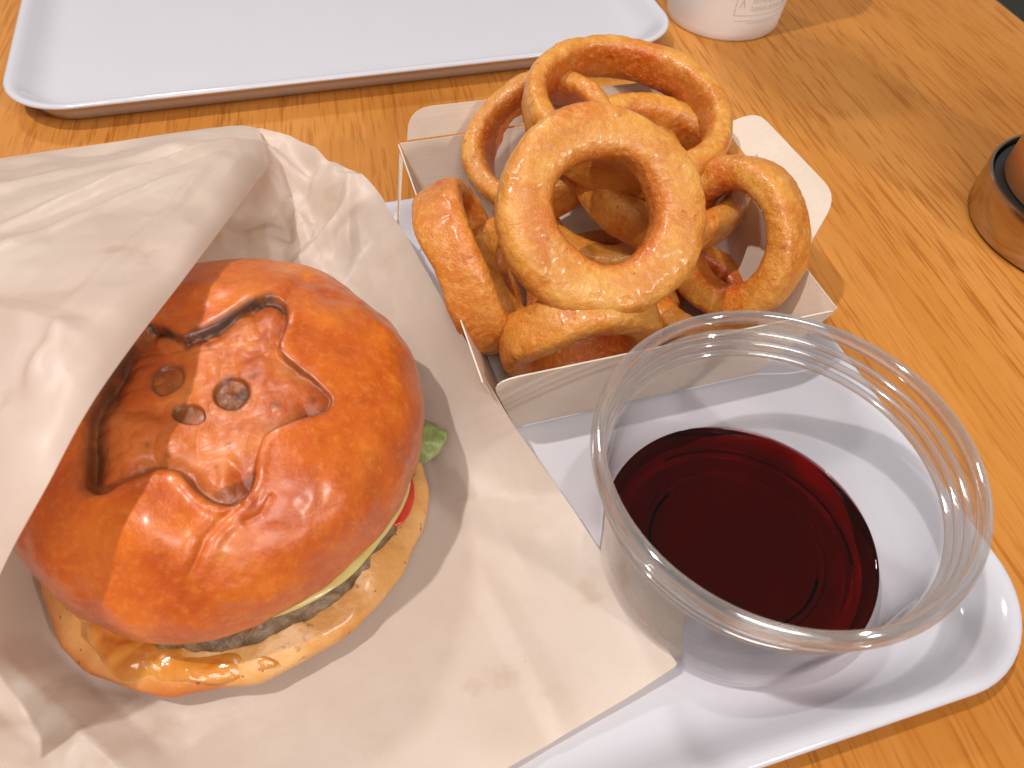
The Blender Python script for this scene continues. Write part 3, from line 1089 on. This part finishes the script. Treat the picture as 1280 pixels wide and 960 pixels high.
# ------------------------------------------------------------------ clear cup and drink
cup = thing('plastic_cup', 'clear plastic cup with stepped rim holding dark red drink', 'cup', (0, 0, 0))
out_w = [(0.0, 0.0062), (0.0262, 0.0062), (0.0278, 0.0074), (0.0294, 0.0064), (0.0355, 0.0058), (0.0372, 0.0046), (0.0385, 0.0043), (0.0402, 0.0050), (0.0412, 0.0068), (0.0424, 0.016),
         (0.0442, 0.034), (0.0454, 0.0478), (0.0461, 0.0500), (0.0464, 0.0515), (0.0464, 0.0535), (0.0470, 0.0545), (0.0471, 0.0572), (0.0478, 0.0582), (0.0479, 0.0612), (0.0480, 0.0630)]
in_w = [(0.0473, 0.0630), (0.0472, 0.0612), (0.0471, 0.0585), (0.0464, 0.0575), (0.0463, 0.0548), (0.0457, 0.0538), (0.0457, 0.0515), (0.0454, 0.0502), (0.0447, 0.0480),
        (0.0436, 0.034), (0.0418, 0.016), (0.0406, 0.0074), (0.0396, 0.0060), (0.0384, 0.0056), (0.0374, 0.0060), (0.0358, 0.0068), (0.0294, 0.0070), (0.0278, 0.0080), (0.0262, 0.0070), (0.0, 0.0070)]
prof = [tuple(p) for p in smooth_profile(out_w[1:], 4)]
prof2 = [tuple(p) for p in smooth_profile(in_w[:-1], 4)]
vts, fcs = lathe([out_w[0]] + prof + prof2 + [in_w[-1]], 220)
mesh_obj('cup_wall', vts, fcs, CLEAR, cup)
rimp = smooth_profile([(0.0471, 0.0628), (0.0480, 0.0622), (0.0488, 0.0612), (0.0497, 0.0604), (0.0504, 0.0606), (0.0507, 0.0622), (0.0504, 0.0646), (0.0496, 0.0660), (0.0485, 0.0664), (0.0475, 0.0658), (0.0470, 0.0642), (0.0471, 0.0628)], 5)
vts, fcs = lathe([tuple(p) for p in rimp[:-1]], 260)
n_ = 260
k0 = len(rimp) - 2
for k in range(n_):
    fcs.append((k0 * n_ + k, k, (k + 1) % n_, k0 * n_ + (k + 1) % n_))
mesh_obj('cup_rim', vts, fcs, RIMGLASS, cup)

for r_, z_, q_ in ((0.0463, 0.0508, 0.0010), (0.0469, 0.0546, 0.0010), (0.0476, 0.0584, 0.0010)):
    bead = [(r_ - q_ * 1.25 * math.cos(t), z_ + q_ * math.sin(t)) for t in np.linspace(0, 2 * np.pi, 16, endpoint=False)]
    vts, fcs = lathe(bead, 240)
    fcs += [(15 * 240 + k, k, (k + 1) % 240, 15 * 240 + (k + 1) % 240) for k in range(240)]
    mesh_obj('stacking_ridge', vts, fcs, RIMGLASS, cup)
lz = 0.0172
dp = [(0.0, 0.0074), (0.0262, 0.0074), (0.0270, 0.0086), (0.0284, 0.0088), (0.0292, 0.0076), (0.0330, 0.0074), (0.0340, 0.0082), (0.0350, 0.0080), (0.0358, 0.0072), (0.0376, 0.0064), (0.0385, 0.0060), (0.0394, 0.0064), (0.0403, 0.0078), (0.0415, lz), (0.0416, lz + 0.0007),
      (0.0413, lz + 0.0004), (0.0406, lz), (0.0, lz)]
vts, fcs = lathe(dp, 220)
drink = mesh_obj('drink', vts, fcs, DRINK, None, sharp=40)
tag(drink, 'dark red drink filling the bottom of the clear cup', 'drink')

# ------------------------------------------------------------------ white paper cup behind
pc = thing('paper_cup', 'white paper cup with small grey printed box, behind the onion rings', 'paper cup', (0.1705, 0.3435, 0))
PCW = mat_simple('white_paper_cup', (0.84, 0.82, 0.83), 0.42, var=0.03)
INK = mat_simple('grey_ink', (0.50, 0.46, 0.45), 0.6)
vts, fcs = lathe([(0.0, 0.004), (0.0325, 0.004), (0.0327, 0.0006), (0.0343, 0.0004), (0.0350, 0.0016), (0.0352, 0.0050), (0.0354, 0.0062), (0.0362, 0.016), (0.0440, 0.105), (0.0448, 0.106), (0.0451, 0.1075), (0.0446, 0.109),
                  (0.0438, 0.1085), (0.0434, 0.105), (0.0354, 0.012), (0.0, 0.0105)], 120)
mesh_obj('cup_body', vts, fcs, PCW, pc, sharp=35)


def on_cup(a0, a1, z0, z1, n=10):
    vs, fs = [], []
    for k in range(n + 1):
        t = math.radians(a0 + (a1 - a0) * k / n)
        for z in (z0, z1):
            r = 0.0362 + (z - 0.016) * (0.0440 - 0.0362) / 0.089 + 0.00012
            vs.append((r * math.cos(t), r * math.sin(t), z))
    for k in range(n):
        fs.append((2 * k, 2 * k + 2, 2 * k + 3, 2 * k + 1))
    return vs, fs


def ink(parts, name):
    V, Fs = [], []
    for q in parts:
        v_, f_ = on_cup(*q)
        Fs += [tuple(i + len(V) for i in f) for f in f_]
        V += v_
    return mesh_obj(name, V, Fs, INK, pc)


a0, a1, z0, z1, w = -112.0, -52.0, 0.0165, 0.0292, 0.0003
ink([(a0, a1, z0, z0 + w), (a0, a1, z1 - w, z1), (a0, a0 + 0.5, z0 + w, z1 - w), (a1 - 0.5, a1, z0 + w, z1 - w)], 'printed_frame')
glyphs = []
rr_ = random.Random(3)
for row, zc in enumerate((0.0252, 0.0205)):
    a = a0 + 15
    while a < a1 - 4:
        for dz_ in (-0.0011, 0.0, 0.0011):
            if rr_.random() < 0.75:
                glyphs.append((a, a + rr_.uniform(0.8, 1.7), zc + dz_, zc + dz_ + 0.00028, 2))
        if rr_.random() < 0.8:
            q = a + rr_.uniform(0.2, 1.2)
            glyphs.append((q, q + 0.35, zc - 0.0013, zc + 0.0014, 1))
        a += 2.3
for k in range(6):
    glyphs.append((a0 + 6 - k * 0.45, a0 + 6.5 - k * 0.45, 0.0252 - k * 0.0008, 0.0262 - k * 0.0008, 1))
    glyphs.append((a0 + 6 + k * 0.45, a0 + 6.5 + k * 0.45, 0.0252 - k * 0.0008, 0.0262 - k * 0.0008, 1))
ink(glyphs, 'printed_text')
ink([(a0 + 2, a1 - 6, 0.0132, 0.0135, 10), (a0 + 14, a1 - 12, 0.0118, 0.0121, 8)], 'printed_line')

# ------------------------------------------------------------------ canister at the right edge
can = thing('canister', 'brown cylinder standing in a polished metal ring at the right edge', 'canister', (0.2385, 0.1095, 0))
METAL = mat_simple('polished_metal', (0.50, 0.40, 0.30), 0.16, 1.0, 0.05)
BLK = mat_simple('dark_band_black', (0.02, 0.022, 0.022), 0.35)
BRN = mat_simple('brown_copper', (0.56, 0.225, 0.07), 0.38, 0.25, 0.06, 30)
vts, fcs = lathe([(0.0, 0.001), (0.0478, 0.001), (0.0486, 0.002), (0.0486, 0.0215), (0.0481, 0.0225), (0.0470, 0.0225), (0.0466, 0.0215), (0.0466, 0.0060), (0.0, 0.0060)], 140)
mesh_obj('metal_ring', vts, fcs, METAL, can, sharp=40)
vts, fcs = lathe([(0.0, 0.0064), (0.0462, 0.0064), (0.0462, 0.0190), (0.0452, 0.0205), (0.0395, 0.0205), (0.0, 0.0205)], 140)
mesh_obj('dark_band', vts, fcs, BLK, can, sharp=40)  # black filling between the metal ring and the brown body
vts, fcs = lathe([(0.0, 0.0207), (0.0408, 0.0207), (0.0418, 0.0220), (0.0414, 0.060), (0.0406, 0.125), (0.0395, 0.128), (0.0, 0.128)], 140)
mesh_obj('body', vts, fcs, BRN, can, sharp=40)
